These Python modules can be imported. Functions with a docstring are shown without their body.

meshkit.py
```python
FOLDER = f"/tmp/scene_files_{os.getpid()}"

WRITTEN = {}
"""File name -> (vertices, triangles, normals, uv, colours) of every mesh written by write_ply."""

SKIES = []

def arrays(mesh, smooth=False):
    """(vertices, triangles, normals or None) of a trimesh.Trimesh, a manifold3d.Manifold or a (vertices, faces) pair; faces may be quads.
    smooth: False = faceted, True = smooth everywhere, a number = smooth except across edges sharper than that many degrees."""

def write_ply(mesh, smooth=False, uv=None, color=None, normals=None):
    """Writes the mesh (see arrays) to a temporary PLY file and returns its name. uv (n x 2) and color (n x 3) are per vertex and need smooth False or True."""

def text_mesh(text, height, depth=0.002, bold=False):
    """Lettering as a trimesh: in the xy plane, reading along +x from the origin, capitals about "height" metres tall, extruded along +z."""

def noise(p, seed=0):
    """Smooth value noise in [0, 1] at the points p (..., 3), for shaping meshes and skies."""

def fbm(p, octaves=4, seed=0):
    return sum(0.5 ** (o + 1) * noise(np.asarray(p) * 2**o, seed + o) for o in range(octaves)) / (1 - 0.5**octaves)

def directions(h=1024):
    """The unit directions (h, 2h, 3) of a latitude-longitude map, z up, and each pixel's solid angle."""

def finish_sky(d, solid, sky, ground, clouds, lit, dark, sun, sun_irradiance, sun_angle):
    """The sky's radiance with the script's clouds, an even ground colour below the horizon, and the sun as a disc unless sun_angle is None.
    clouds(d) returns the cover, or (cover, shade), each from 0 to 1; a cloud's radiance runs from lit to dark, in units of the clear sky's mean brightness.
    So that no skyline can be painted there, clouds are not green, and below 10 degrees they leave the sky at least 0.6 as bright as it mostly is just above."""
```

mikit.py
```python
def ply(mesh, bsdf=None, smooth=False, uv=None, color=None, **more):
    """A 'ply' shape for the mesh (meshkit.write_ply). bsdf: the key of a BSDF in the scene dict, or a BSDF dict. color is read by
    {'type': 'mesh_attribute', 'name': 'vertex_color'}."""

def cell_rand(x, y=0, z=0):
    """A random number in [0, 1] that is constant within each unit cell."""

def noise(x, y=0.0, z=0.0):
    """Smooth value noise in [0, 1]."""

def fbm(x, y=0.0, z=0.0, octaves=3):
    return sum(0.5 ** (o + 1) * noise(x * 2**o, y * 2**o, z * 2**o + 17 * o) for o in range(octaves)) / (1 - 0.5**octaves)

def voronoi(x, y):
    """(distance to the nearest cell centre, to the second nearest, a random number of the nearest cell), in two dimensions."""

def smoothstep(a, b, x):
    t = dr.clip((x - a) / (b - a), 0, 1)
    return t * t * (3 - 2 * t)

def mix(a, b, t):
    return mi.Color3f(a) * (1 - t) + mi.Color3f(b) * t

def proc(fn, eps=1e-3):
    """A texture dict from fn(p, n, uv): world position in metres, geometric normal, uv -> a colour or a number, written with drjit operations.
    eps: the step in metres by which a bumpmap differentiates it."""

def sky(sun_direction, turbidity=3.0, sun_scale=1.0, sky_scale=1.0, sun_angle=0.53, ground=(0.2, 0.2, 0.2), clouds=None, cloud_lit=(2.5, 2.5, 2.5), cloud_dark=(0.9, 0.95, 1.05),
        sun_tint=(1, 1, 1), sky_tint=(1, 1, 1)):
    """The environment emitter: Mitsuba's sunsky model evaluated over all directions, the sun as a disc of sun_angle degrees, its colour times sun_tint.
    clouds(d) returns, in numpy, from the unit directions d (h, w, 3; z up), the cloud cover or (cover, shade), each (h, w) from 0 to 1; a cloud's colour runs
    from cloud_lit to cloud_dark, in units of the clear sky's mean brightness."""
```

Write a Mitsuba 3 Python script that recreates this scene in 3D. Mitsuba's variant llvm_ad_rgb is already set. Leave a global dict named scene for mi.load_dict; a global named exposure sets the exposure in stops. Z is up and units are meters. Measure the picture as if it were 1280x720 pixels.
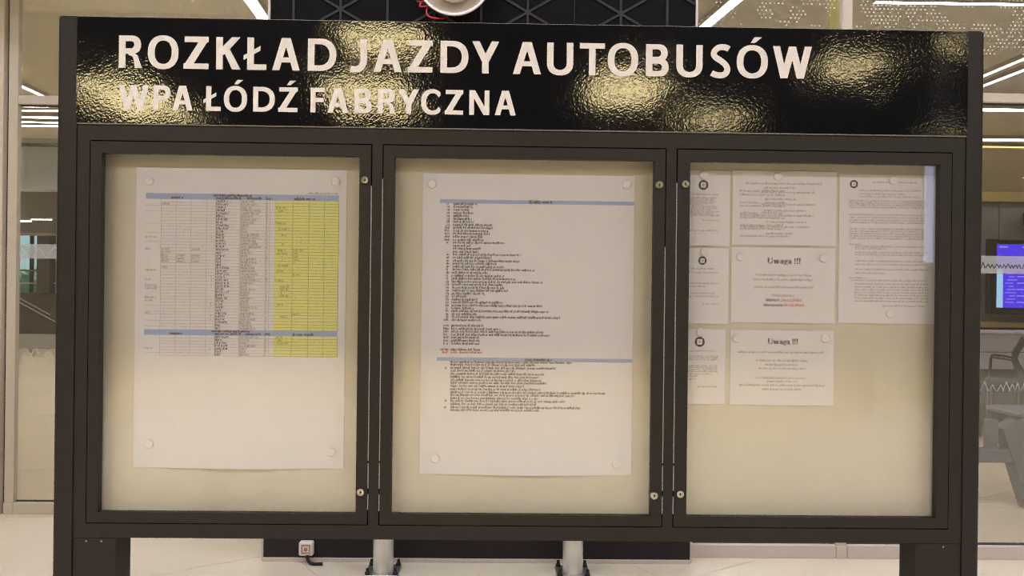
import math, random
import numpy as np, trimesh, manifold3d
import mitsuba as mi, drjit as dr
import mikit, meshkit
from shapely.geometry import Polygon, LineString, Point, box as sbox
from shapely.ops import unary_union
from shapely import affinity
from scipy.interpolate import CubicSpline

T = mi.ScalarTransform4f
scene, labels = {}, {}

# ------------------------------------------------------------------ camera, sky, exposure
YAW, PITCH, ROLL = 0.0155, -0.0004, 0.0118
EYE = np.array([-0.0646, -2.2408, 1.5])
fw = np.array([math.sin(YAW) * math.cos(PITCH), math.cos(YAW) * math.cos(PITCH), math.sin(PITCH)])
rt = np.array([math.cos(YAW), -math.sin(YAW), 0.0])
up = np.cross(rt, fw)
up = -rt * math.sin(ROLL) + up * math.cos(ROLL)
scene['camera'] = {'type': 'perspective', 'fov': math.degrees(2 * math.atan(0.64)), 'fov_axis': 'x',
                   'near_clip': 0.05, 'far_clip': 200.0,
                   'to_world': T().look_at(origin=EYE.tolist(), target=(EYE + fw).tolist(), up=up.tolist())}
exposure = 0.0
scene['sky'] = {**mikit.sky([0.4, 0.3, 0.85], turbidity=4.0, sun_scale=0.25, sky_scale=4.0), 'sampling_weight': 0.4}
WARM = np.array([1.0, 0.985, 1.09])          # the hall's lamps
GOLD = np.array([1.0, 0.80, 0.40])           # the deeper lamps of the hall
COOL = np.array([1.0, 0.93, 0.84])           # line lamps behind the glass
KEY, GLOW, LINE = 27.5, 21.0, 5.0

# ------------------------------------------------------------------ materials
def rgb(*c): return {'type': 'rgb', 'value': [float(x) for x in c]}
def tex(fn, eps=1e-3): return mikit.proc(fn, eps)
def mat(name, color, rough=0.5, metal=0.0, spec=0.5, **kw):
    c = color if isinstance(color, dict) else rgb(*color)
    scene[name] = {'type': 'twosided', 'b': {'type': 'principled', 'base_color': c, 'roughness': rough, 'metallic': metal, 'specular': spec, **kw}}
    return name
def flat(name, color):
    scene[name] = {'type': 'twosided', 'b': {'type': 'diffuse', 'reflectance': color if isinstance(color, dict) else rgb(*color)}}
    return name

def powder_fn(p, n, uv):
    g = mikit.fbm(p.x * 3, p.y * 3, p.z * 1.5)
    return mikit.mix((0.0205, 0.0165, 0.0138), (0.027, 0.0218, 0.0182), g)
def floor_fn(p, n, uv):
    big = mikit.fbm(p.x * 0.8, p.y * 0.8)
    fine = mikit.noise(p.x * 160, p.y * 160)
    return mikit.mix((0.62, 0.55, 0.42), (0.70, 0.625, 0.48), 0.65 * big + 0.35 * fine)
def cream_fn(p, n, uv):
    g = mikit.fbm(p.x * 1.7 + 3, p.z * 1.2)
    s = mikit.smoothstep(0.62, 0.8, mikit.fbm(p.x * 7 + 11, p.z * 5))
    return mikit.mix(mikit.mix((0.585, 0.535, 0.425), (0.63, 0.58, 0.465), g), (0.54, 0.48, 0.37), 0.35 * s)
def wall_fn(p, n, uv):
    return mikit.mix((0.46, 0.41, 0.345), (0.53, 0.47, 0.40), mikit.fbm(p.x * 0.6, p.y * 0.6, p.z * 0.9))
def slab_fn(p, n, uv):
    return mikit.mix((0.72, 0.695, 0.60), (0.80, 0.77, 0.67), mikit.fbm(p.x * 0.5, p.y * 0.5))
def film_fn(p, n, uv):
    return mikit.mix((0.0045, 0.0052, 0.0075), (0.0068, 0.0076, 0.0105), mikit.fbm(p.x * 2, p.z * 5))
def leaf_fn(p, n, uv):
    return mikit.mix((0.16, 0.34, 0.10), (0.42, 0.58, 0.22), mikit.noise(p.x * 9, p.y * 9, p.z * 9))
def smudge_fn(p, n, uv):
    return mikit.mix((0.56, 0.55, 0.52), (0.82, 0.80, 0.76), mikit.noise(p.x * 22, p.y * 8, p.z * 14))

mat('powder', tex(powder_fn), 0.5, spec=0.28)
mat('floor_stone', tex(floor_fn), 0.42, spec=0.4)
flat('joint_grey', (0.40, 0.36, 0.31))
mat('cream', tex(cream_fn), 0.6, spec=0.3)
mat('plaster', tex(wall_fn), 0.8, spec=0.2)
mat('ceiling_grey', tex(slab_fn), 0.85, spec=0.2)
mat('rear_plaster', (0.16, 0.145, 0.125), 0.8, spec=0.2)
mat('dark_ceiling', (0.06, 0.057, 0.053), 0.8, spec=0.2)
scene['film'] = {'type': 'twosided', 'b': {'type': 'principled', 'base_color': tex(film_fn), 'roughness': 0.06, 'specular': 0.5}}
mat('alu', (0.62, 0.60, 0.57), 0.35, metal=0.9)
mat('steel', tex(smudge_fn), 0.36, metal=0.55)
mat('chrome', (0.52, 0.50, 0.46), 0.22, metal=1.0)
mat('letter_white', (0.93, 0.885, 0.86), 0.45, spec=0.4)
flat('paper', (0.715, 0.69, 0.69))
flat('paper_white', (0.74, 0.715, 0.71))
mat('bare_edge', (0.30, 0.29, 0.27), 0.6)
flat('ink', (0.17, 0.15, 0.14))
flat('ink_grey', (0.44, 0.40, 0.375))
flat('ink_bold', (0.11, 0.095, 0.09))
flat('ink_line', (0.53, 0.455, 0.425))
flat('ink_red', (0.62, 0.14, 0.12))
flat('ink_olive', (0.46, 0.42, 0.17))
flat('band_blue', (0.37, 0.42, 0.59))
flat('cell_yellow', (0.70, 0.695, 0.27))
mat('magnet_white', (0.73, 0.705, 0.69), 0.35, spec=0.4)
mat('rubber', (0.30, 0.29, 0.27), 0.6)
mat('black', (0.012, 0.011, 0.011), 0.5, spec=0.3)
mat('lattice_black', (0.007, 0.0068, 0.0066), 0.7, spec=0.06)
mat('lattice_rib', (0.036, 0.035, 0.034), 0.6, spec=0.12)
mat('base_dark', (0.026, 0.022, 0.022), 0.6, spec=0.15)
mat('beige_metal', (0.53, 0.465, 0.365), 0.5, spec=0.35)
mat('pinkish_metal', (0.56, 0.49, 0.44), 0.5, spec=0.35)
mat('lime_metal', (0.56, 0.50, 0.16), 0.5, spec=0.35)
mat('gasket', (0.05, 0.045, 0.04), 0.7)
mat('horn_beige', (0.40, 0.335, 0.255), 0.5)
mat('horn_white', (0.80, 0.77, 0.71), 0.4)
mat('cable_red', (0.50, 0.025, 0.035), 0.45)
mat('box_white', (0.70, 0.665, 0.61), 0.4)
mat('button_red', (0.42, 0.20, 0.165), 0.5)
mat('mid_grey', (0.26, 0.255, 0.25), 0.7)
mat('pillar_beige', (0.62, 0.53, 0.42), 0.7, spec=0.2)
mat('beam_grey', (0.58, 0.62, 0.68), 0.6)
mat('light_grey', (0.40, 0.395, 0.39), 0.6)
mat('dark_grey', (0.075, 0.072, 0.068), 0.6)
mat('lilac_white', (0.62, 0.62, 0.70), 0.4)
mat('ochre', (0.46, 0.38, 0.18), 0.6)
mat('chair_grey', (0.095, 0.095, 0.10), 0.5)
mat('bench_grey', (0.14, 0.137, 0.14), 0.5)
mat('bezel', (0.045, 0.045, 0.048), 0.4)
mat('leaves', tex(leaf_fn), 0.6)
mat('bark', (0.12, 0.09, 0.06), 0.8)
scene['glass'] = {'type': 'thindielectric', 'int_ior': 1.5}
scene['tinted_glass'] = {'type': 'thindielectric', 'int_ior': 1.5, 'specular_transmittance': rgb(0.80, 0.95, 0.88)}
flat('frit_white', (0.80, 0.78, 0.73))
scene['frit_haze'] = {'type': 'blendbsdf', 'weight': 0.42, 'a': {'type': 'thindielectric', 'int_ior': 1.5},
                      'b': {'type': 'twosided', 'b': {'type': 'diffuse', 'reflectance': rgb(0.60, 0.61, 0.58)}}}

# ------------------------------------------------------------------ helpers
def put(key, mesh, bsdf, smooth=False, label=None, category=None, group=None, kind=None, **more):
    base, k = key, 0
    while key in scene:
        k += 1
        key = f'{base}_{k:03d}'
    scene[key] = mikit.ply(mesh, bsdf, smooth=smooth, **more)
    note(key, label, category, group, kind)
    return key
USED = set()
def thing(name, label, category, group=None, kind=None):
    key, k = name, 0
    while key in USED or key in scene:
        k += 1
        key = f'{name}_{k:03d}'
    USED.add(key)
    note(key, label, category, group, kind)
    return key
def note(key, label=None, category=None, group=None, kind=None):
    d = {k: v for k, v in (('label', label), ('category', category), ('group', group), ('kind', kind)) if v}
    if d: labels[key] = d
def box(x0, x1, y0, y1, z0, z1, c=0.0):
    if c <= 0:
        m = trimesh.creation.box(extents=[x1 - x0, y1 - y0, z1 - z0])
        m.apply_translation([(x0 + x1) / 2, (y0 + y1) / 2, (z0 + z1) / 2])
        return m
    pts = []
    lo, hi = np.array([x0, y0, z0]), np.array([x1, y1, z1])
    for s in np.ndindex(2, 2, 2):
        corner = np.where(np.array(s) == 1, hi, lo)
        sign = np.where(np.array(s) == 1, -1, 1)
        for a in range(3):
            q = corner + sign * c
            q[a] = corner[a]
            pts.append(q)
    return trimesh.convex.convex_hull(np.array(pts))
def join(*ms):
    ms = [m for a in ms for m in (a if isinstance(a, (list, tuple)) else [a])]
    return trimesh.util.concatenate(ms)
def facing(poly, yfront, depth):
    """Extrude a polygon drawn in (x, z) towards +y, its face at y = yfront."""
    gs = [g for g in getattr(poly, 'geoms', [poly]) if g.area > 1e-10]
    ms = [trimesh.creation.extrude_polygon(g, depth, engine='earcut') for g in gs]
    m = join(ms)
    v = np.array(m.vertices)
    m = trimesh.Trimesh(np.stack([v[:, 0], yfront + depth - v[:, 2], v[:, 1]], 1), m.faces, process=False)
    return m
def upright(poly, z0, h):
    m = trimesh.creation.extrude_polygon(poly, h, engine='earcut')
    m.apply_translation([0, 0, z0])
    return m
def quads(rects, y):
    """Flat print: rectangles (x0, x1, z0, z1) facing -y."""
    r = np.asarray(rects, float)
    n = len(r)
    v = np.stack([np.stack([r[:, 0], r[:, 1], r[:, 1], r[:, 0]], 1), np.full((n, 4), y), np.stack([r[:, 2], r[:, 2], r[:, 3], r[:, 3]], 1)], -1).reshape(-1, 3)
    i = np.arange(n)[:, None] * 4
    f = np.vstack([i + [0, 1, 2], i + [0, 2, 3]])
    return trimesh.Trimesh(v, f, process=False)
def ring_frame(o, i, yf, yb, c):
    """Mitred rectangular frame: outer o and inner i as (x0, x1, z0, z1), chamfer c on the front edges."""
    def loop(r, d, y): return [[r[0] + d, y, r[2] + d], [r[1] - d, y, r[2] + d], [r[1] - d, y, r[3] - d], [r[0] + d, y, r[3] - d]]
    L = [loop(o, 0, yb), loop(o, 0, yf + c), loop(o, c, yf), loop(i, -c, yf), loop(i, 0, yf + c), loop(i, 0, yb)]
    v = np.array(L).reshape(-1, 3)
    f = []
    for a in range(6):
        b = (a + 1) % 6
        for k in range(4):
            k2 = (k + 1) % 4
            f.append([a * 4 + k, a * 4 + k2, b * 4 + k2, b * 4 + k])
    f = np.array(f)
    m = trimesh.Trimesh(v, np.vstack([f[:, [0, 1, 2]], f[:, [0, 2, 3]]]), process=False)
    m.fix_normals()
    return m
def tube(points, r, sides=8, closed_ends=True):
    p = np.asarray(points, float)
    t = np.gradient(p, axis=0)
    t /= np.linalg.norm(t, axis=1, keepdims=True)
    ref = np.array([0.3, 0.9, 0.2])
    a = np.cross(t, ref); a /= np.linalg.norm(a, axis=1, keepdims=True)
    b = np.cross(t, a)
    ang = np.arange(sides) * 2 * np.pi / sides
    v = (p[:, None] + r * (np.cos(ang)[None, :, None] * a[:, None] + np.sin(ang)[None, :, None] * b[:, None])).reshape(-1, 3)
    f = []
    n = len(p)
    for i in range(n - 1):
        for j in range(sides):
            k = (j + 1) % sides
            f += [[i * sides + j, i * sides + k, (i + 1) * sides + k], [i * sides + j, (i + 1) * sides + k, (i + 1) * sides + j]]
    for j in range(1, sides - 1):
        f += [[0, j + 1, j], [(n - 1) * sides, (n - 1) * sides + j, (n - 1) * sides + j + 1]]
    return trimesh.Trimesh(v, f, process=False)
def spline(points, n=24):
    p = np.asarray(points, float)
    s = np.r_[0, np.cumsum(np.linalg.norm(np.diff(p, axis=0), axis=1))]
    return CubicSpline(s, p)(np.linspace(0, s[-1], n))
def lathe(profile, axis='y', at=(0, 0, 0), n=40):
    """profile of (radius, height); height runs along z, or towards -y for axis 'y'."""
    m = trimesh.creation.revolve(np.array(profile, float), sections=n)
    if axis == 'y':
        m.apply_transform(trimesh.transformations.rotation_matrix(math.pi / 2, [1, 0, 0]))
    m.apply_translation(at)
    return m
def lamp(key, mesh, color, power, body, label, group, weight=1.0, lens='diffuser'):
    """a ceiling lamp: housing and glowing diffuser"""
    k = thing(key, label, 'lamp', group)
    put(k + '__housing', body, 'alu')
    scene[k + '__' + lens] = {**mikit.ply(mesh, 'frit_white'), 'emitter': {'type': 'area', 'radiance': rgb(*(np.array(color) * power)), 'sampling_weight': weight}}
    return k
def panel_down(x0, x1, y0, y1, z):
    v = np.array([[x0, y0, z], [x1, y0, z], [x1, y1, z], [x0, y1, z]])
    return trimesh.Trimesh(v, [[0, 2, 1], [0, 3, 2]], process=False)

# ------------------------------------------------------------------ the setting
SH = 'structure'
put('floor', box(-13.2, 13.2, -17.2, 16.6, -0.2, -0.006), 'joint_grey', label='pale pinkish stone slab floor running under the glass walls', category='floor', kind=SH)
ang = math.radians(33.0)
ca, sa = math.cos(ang), math.sin(ang)
P0 = np.array([-1.638, 2.018]); P1 = np.array([0.706, 2.047])
uo, vo, S = P1[0] * ca + P1[1] * sa, -P0[0] * sa + P0[1] * ca, 1.5
region = sbox(-13.1, -17.1, 13.1, 16.5)
near = Point(0.0, 1.5).buffer(9.5)
for i in range(-16, 17):
    for j in range(-16, 17):
        q = [(uo + (i + a) * S + da, vo + (j + b) * S + db) for a, b, da, db in ((0, 0, .0018, .0018), (1, 0, -.0018, .0018), (1, 1, -.0018, -.0018), (0, 1, .0018, -.0018))]
        tile = Polygon([(u * ca - v * sa, u * sa + v * ca) for u, v in q])
        if not near.contains(tile.centroid): continue
        tile = tile.intersection(region)
        if tile.is_empty or tile.geom_type != 'Polygon': continue
        put('floor__tile', upright(tile, -0.006, 0.006), 'floor_stone')
far = region.difference(unary_union([Polygon([((uo + i * S) * ca - (vo + j * S) * sa, (uo + i * S) * sa + (vo + j * S) * ca) for i, j in ((a, b), (a + 1, b), (a + 1, b + 1), (a, b + 1))])
                                     for a in range(-16, 17) for b in range(-16, 17)
                                     if near.contains(Point((uo + (a + .5) * S) * ca - (vo + (b + .5) * S) * sa, (uo + (a + .5) * S) * sa + (vo + (b + .5) * S) * ca))]))
put('floor__far_paving', join([upright(g, -0.006, 0.006) for g in getattr(far, 'geoms', [far])]), 'floor_stone', kind='stuff')

put('ceiling_front', box(-13.2, 13.2, -17.2, 3.06, 4.5, 4.7), 'dark_ceiling', label='dark ceiling of the hall in front of the notice board', category='ceiling', kind=SH)
put('ceiling_back', box(-13.2, 13.2, 2.31, 16.6, 3.5, 3.7), 'ceiling_grey', label='grey beige ceiling behind the glass walls', category='ceiling', kind=SH)
put('wall_left', box(-13.2, -13.0, -17.2, 16.6, 0, 4.5), 'plaster', label='plain beige side wall at the far left', category='wall', kind=SH)
put('wall_right', box(13.0, 13.2, -17.2, 16.6, 0, 4.5), 'plaster', label='plain beige side wall at the far right', category='wall', kind=SH)
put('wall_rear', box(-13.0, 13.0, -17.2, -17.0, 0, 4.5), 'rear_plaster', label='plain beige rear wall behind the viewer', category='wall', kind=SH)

# far wall with a window opening
wx0, wx1, wz0, wz1 = -11.14, -10.5, 1.26, 2.59
put('wall_far', join(box(-13, wx0, 16.2, 16.4, 0, 3.5), box(wx1, 13, 16.2, 16.4, 0, 3.5), box(wx0, wx1, 16.2, 16.4, 0, wz0), box(wx0, wx1, 16.2, 16.4, wz1, 3.5)), 'mid_grey',
    label='grey far wall of the hall seen through the left glass', category='wall', kind=SH)
w = thing('window_3', 'far green-lit window in the end wall seen through the left glass', 'window', kind=SH)
put(w + '__pane', box(wx0, wx1, 16.29, 16.292, wz0, wz1), 'tinted_glass')
put(w + '__mullion', box(-10.84, -10.77, 16.26, 16.33, wz0, wz1), 'dark_grey')
put(w + '__rail', box(wx0, wx1, 16.25, 16.33, 1.75, 1.785), 'mid_grey')
put(w + '__rail', box(wx0, wx1 + .3, 16.15, 16.2, 1.46, 1.495), 'light_grey')
t = thing('parapet', 'dark low parapet with a light plinth under the far green window', 'parapet')
put(t + '__panel', box(-11.5, -9.9, 16.0, 16.2, 0.33, 1.25, .01), 'dark_grey')
put(t + '__plinth', box(-11.5, -9.9, 15.96, 16.2, 0.0, 0.33, .01), 'light_grey')
for k in range(2):
    m = box(-0.5, 0.5, -.006, .006, -.012, .012)
    m.apply_transform(trimesh.transformations.rotation_matrix(math.radians(28), [0, 1, 0]))
    m.apply_translation([-10.65 + .12 * k, 15.994, 1.0 - .16 * k])
    put(t + '__rail', m, 'light_grey')
put('wall_far__pier', box(-10.5, -10.22, 15.95, 16.2, 1.25, 3.5), 'dark_grey', label='dark grey pier right of the far green window')
put('beam_1', box(-9.4, -3.0, 9.0, 9.3, 2.79, 3.5), 'beam_grey', label='pale grey ceiling beam seen through the left glass', category='beam', kind=SH)
put('beam_2', box(-9.9, -3.0, 11.0, 11.3, 2.56, 3.5), 'mid_grey', label='darker grey ceiling beam behind the pale one', category='beam', kind=SH)
put('beam_3', box(-9.0, -3.0, 8.0, 8.06, 3.228, 3.262), 'dark_grey', label='thin dark cross rail under the ceiling before the pale beam', category='beam', kind=SH)
for x in (-8.9, -3.2): put('beam_3__hanger', box(x, x + .02, 8.02, 8.04, 3.262, 3.5), 'dark_grey')
put('beam_4', box(-10.6, -6.6, 13.5, 13.7, 2.415, 2.46), 'light_grey', label='thin light grey cross rail above the far green window', category='beam', kind=SH)
put('beam_4__fascia', box(-10.6, -8.75, 13.55, 13.7, 2.46, 3.5), 'mid_grey')
# shrubs outside the far window
rng = np.random.default_rng(5)
for bx, by, bz, br, lab in ((-12.25, 18.4, 0.95, 0.45, 'green leafy shrub outside the far window, left of its mullion'), (-13.65, 21.4, 1.0, 0.6, 'pale green leafy shrub outside the far window, right of its mullion')):
    t = thing('shrub', lab, 'shrub')
    d = rng.normal(size=(170, 3)); d /= np.linalg.norm(d, axis=1, keepdims=True)
    c = d * (br * rng.uniform(.55, 1.0, (170, 1))) * [1, .8, 1.1] + [bx, by, bz + .35]
    vs, fs = [], []
    for q in c:
        a = rng.normal(size=3); a /= np.linalg.norm(a); b = np.cross(a, rng.normal(size=3)); b /= np.linalg.norm(b)
        k = len(vs)
        vs += [q - a * .09, q + b * .04, q + a * .09, q - b * .04]
        fs += [[k, k + 1, k + 2], [k, k + 2, k + 3]]
    put(t + '__foliage', trimesh.Trimesh(np.array(vs), fs, process=False), 'leaves', kind='stuff')
    put(t + '__stem', tube([[bx, by, -.1], [bx + .03, by, .5], [bx, by, bz + .3]], .03), 'bark')
put('ground_outside', box(-30, 20, 16.6, 40, -.3, -.1), 'joint_grey', label='paved ground outside the far window', category='ground', kind=SH)

# the dark centre block with its lattice
XB0, XB1, YB = -1.330, 0.994, 2.14
b = put('wall_centre', box(XB0, XB1, YB, 3.06, 0.075, 4.5), 'lattice_black', label='black lattice panelled block behind the notice board', category='wall', kind=SH)
put(b + '__base', box(XB0, XB1, YB - .02, YB + .0005, 0.022, 0.40, .002), 'base_dark', label='smooth dark base panel')
put(b + '__skirting', box(XB0, XB1, YB - .028, YB + .5, 0.0, 0.022, .002), 'pinkish_metal', label='thin pale skirting strip')
rib_s = 0.2552
xs = [-0.949 + rib_s * k for k in range(-1, 8)]
z00, z1_ = 0.42, 4.3
for k, x in enumerate(xs):
    wdt = .013 if k != 6 else .004
    put(b + '__rib', box(x - wdt / 2, x + wdt / 2, YB - .008, YB + .0005, z00, z1_), 'lattice_rib')
hz = 2 * rib_s * math.tan(math.radians(30))
clip = sbox(XB0 + .002, z00, XB1 - .002, z1_)
for sgn in (1, -1):
    for j in range(-9, 12):
        zc = 3.008 + j * hz
        ln = LineString([(-0.949 - 6, zc - sgn * 6 * math.tan(math.radians(30))), (-0.949 + 6, zc + sgn * 6 * math.tan(math.radians(30)))]).buffer(.0065, cap_style=2)
        g = ln.intersection(clip)
        if g.is_empty or g.area < 1e-4: continue
        put(b + '__rib', facing(g, YB - .0075, .008), 'lattice_rib')
put(b + '__end_trim', box(XB1, XB1 + .012, YB - .01, YB + .1, 0.0, 4.5), 'pinkish_metal')
put(b + '__end_trim', box(XB0 - .012, XB0, YB - .01, YB + .1, 0.0, 4.5), 'pinkish_metal')

# glass walls
def zigzag(x0, x1, z0, z1, step, r, y, seed):
    rnd = random.Random(seed)
    out, x = [], x0
    while x < x1:
        s = step * rnd.uniform(.7, 1.3)
        h = (z1 - z0) * rnd.uniform(.55, 1.0)
        for a, bq in (((x, z0), (x + s / 2, z0 + h)), ((x + s / 2, z0 + h), (x + s, z0))):
            out.append(LineString([a, bq]).buffer(r, cap_style=2))
        x += s * rnd.uniform(.8, 1.35)
    return facing(unary_union(out), y, .0006)
def glazing(name, label, y, edges, mullions, zsplit, sill_mat, x_mull_mat='beige_metal'):
    t = thing(name, label, 'window', kind=SH)
    zt0, zt1 = zsplit
    for (a, c) in edges:
        put(t + '__pane', box(a, c, y + .012, y + .018, 0.081, zt0), 'glass')
        put(t + '__pane', box(a, c, y + .012, y + .018, zt1, 3.5), 'glass')
        put(t + '__transom', box(a, c, y - .02, y + .05, zt0, zt1, .002), 'beige_metal')
        put(t + '__gasket', box(a, c, y + .004, y + .022, zt0 - .008, zt0), 'gasket')
        put(t + '__gasket', box(a, c, y + .004, y + .022, .073, .081), 'gasket')
        put(t + '__sill', box(a + .001, c - .001, y - .03, y + .06, 0, .073, .003), sill_mat)
        put(t + '__bulkhead', box(a, c, y, y + .06, 3.5, 4.5), 'plaster')
    for (a, c, m) in mullions:
        put(t + '__mullion', box(a, c, y - .02, y + .025, 0.073, 4.5, .002), m)
        put(t + '__sill', box(a - .001, c + .001, y - .03, y + .06, 0, .073, .003), sill_mat)
    return t
yl, yr = 3.0, 2.25
L = glazing('window_1', 'left glass wall with beige frame behind the notice board', yl, [(-3.19, XB0 - .012)], [(-3.252, -3.192, 'beige_metal')], (2.65, 2.707), 'beige_metal')
R = glazing('window_2', 'right glass wall with dotted top and pale sill behind the notice board', yr, [(XB1 + .012, 1.842), (1.905, 4.6)], [(1.844, 1.903, 'beige_metal'), (4.6, 4.66, 'beige_metal')], (2.578, 2.63), 'pinkish_metal')
put(L + '__gasket', box(-3.268, -3.252, yl, yl + .05, 0, 4.5), 'gasket')
put(R + '__mullion', box(1.820, 1.874, yr + .085, yr + .12, 0.0, 3.5, .002), 'lime_metal', label='yellowish mullion just behind the glass')
put('pillar_left', box(-3.95, -3.268, yl - .05, yl + .03, 0, 4.5, .004), 'pillar_beige', label='pinkish beige pillar at the left edge beside the glass wall', category='pillar', kind=SH)
put('wall_side', box(-13.0, -3.95, yl, yl + .2, 0, 4.5), 'plaster', label='beige wall beyond the left pillar', category='wall', kind=SH)
put('wall_side_right', box(4.66, 13.0, yr, yr + .2, 0, 4.5), 'plaster', label='beige wall beyond the right glass wall', category='wall', kind=SH)
put(L + '__frosted_band', box(-3.19, XB0 - .013, yl + .0095, yl + .0115, 1.653, 1.747), 'frit_haze')
put(L + '__zigzag_print', join(zigzag(-3.2, XB0 - .1, 1.66, 1.742, .10, .003, yl + .0085, 1), zigzag(-3.2, XB0 - .1, 1.01, 1.08, .085, .003, yl + .0085, 2)), 'light_grey', kind='stuff')
put(R + '__frosted_band', box(1.906, 4.6, yr + .0095, yr + .0115, 1.613, 1.713), 'frit_haze')
put(R + '__zigzag_print', zigzag(1.95, 4.5, .945, 1.0, .034, .0022, yr + .0085, 3), 'light_grey', kind='stuff')
put(R + '__band_print', zigzag(1.95, 4.5, 1.642, 1.678, .024, .0024, yr + .0085, 4), 'bezel', kind='stuff')
def dots(x0, x1, z0, z1, y, seed, thr, r):
    p = 0.0235
    out = []
    rnd = np.random.default_rng(seed)
    for j in range(int((z1 - z0) / (p * .866))):
        for i in range(int((x1 - x0) / p)):
            x, z = x0 + (i + .5 * (j % 2)) * p, z0 + j * p * .866
            if meshkit.noise(np.array([x * 14, z * 14, seed * 3.1])) > thr and rnd.random() < .8: out.append((x, z))
    a = np.arange(8) * np.pi / 4
    c = np.array(out)
    v = np.stack([c[:, :1] + r * np.cos(a), np.full((len(c), 8), y), c[:, 1:] + r * np.sin(a)], -1).reshape(-1, 3)
    f = (np.arange(len(c))[:, None, None] * 8 + np.array([[0, k, k + 1] for k in range(1, 7)])).reshape(-1, 3)
    return trimesh.Trimesh(v, f, process=False)
put(R + '__frit_dots', join(dots(XB1 + .03, 1.83, 2.80, 3.4, yr + .0105, 7, .50, .0042), dots(1.93, 4.5, 2.86, 3.4, yr + .0105, 8, .52, .0042)), 'frit_white', kind='stuff')
put(L + '__frit_dots', dots(-2.3, XB0 - .03, 3.1, 3.45, yl + .0105, 9, .70, .0034), 'ceiling_grey', kind='stuff')

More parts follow.
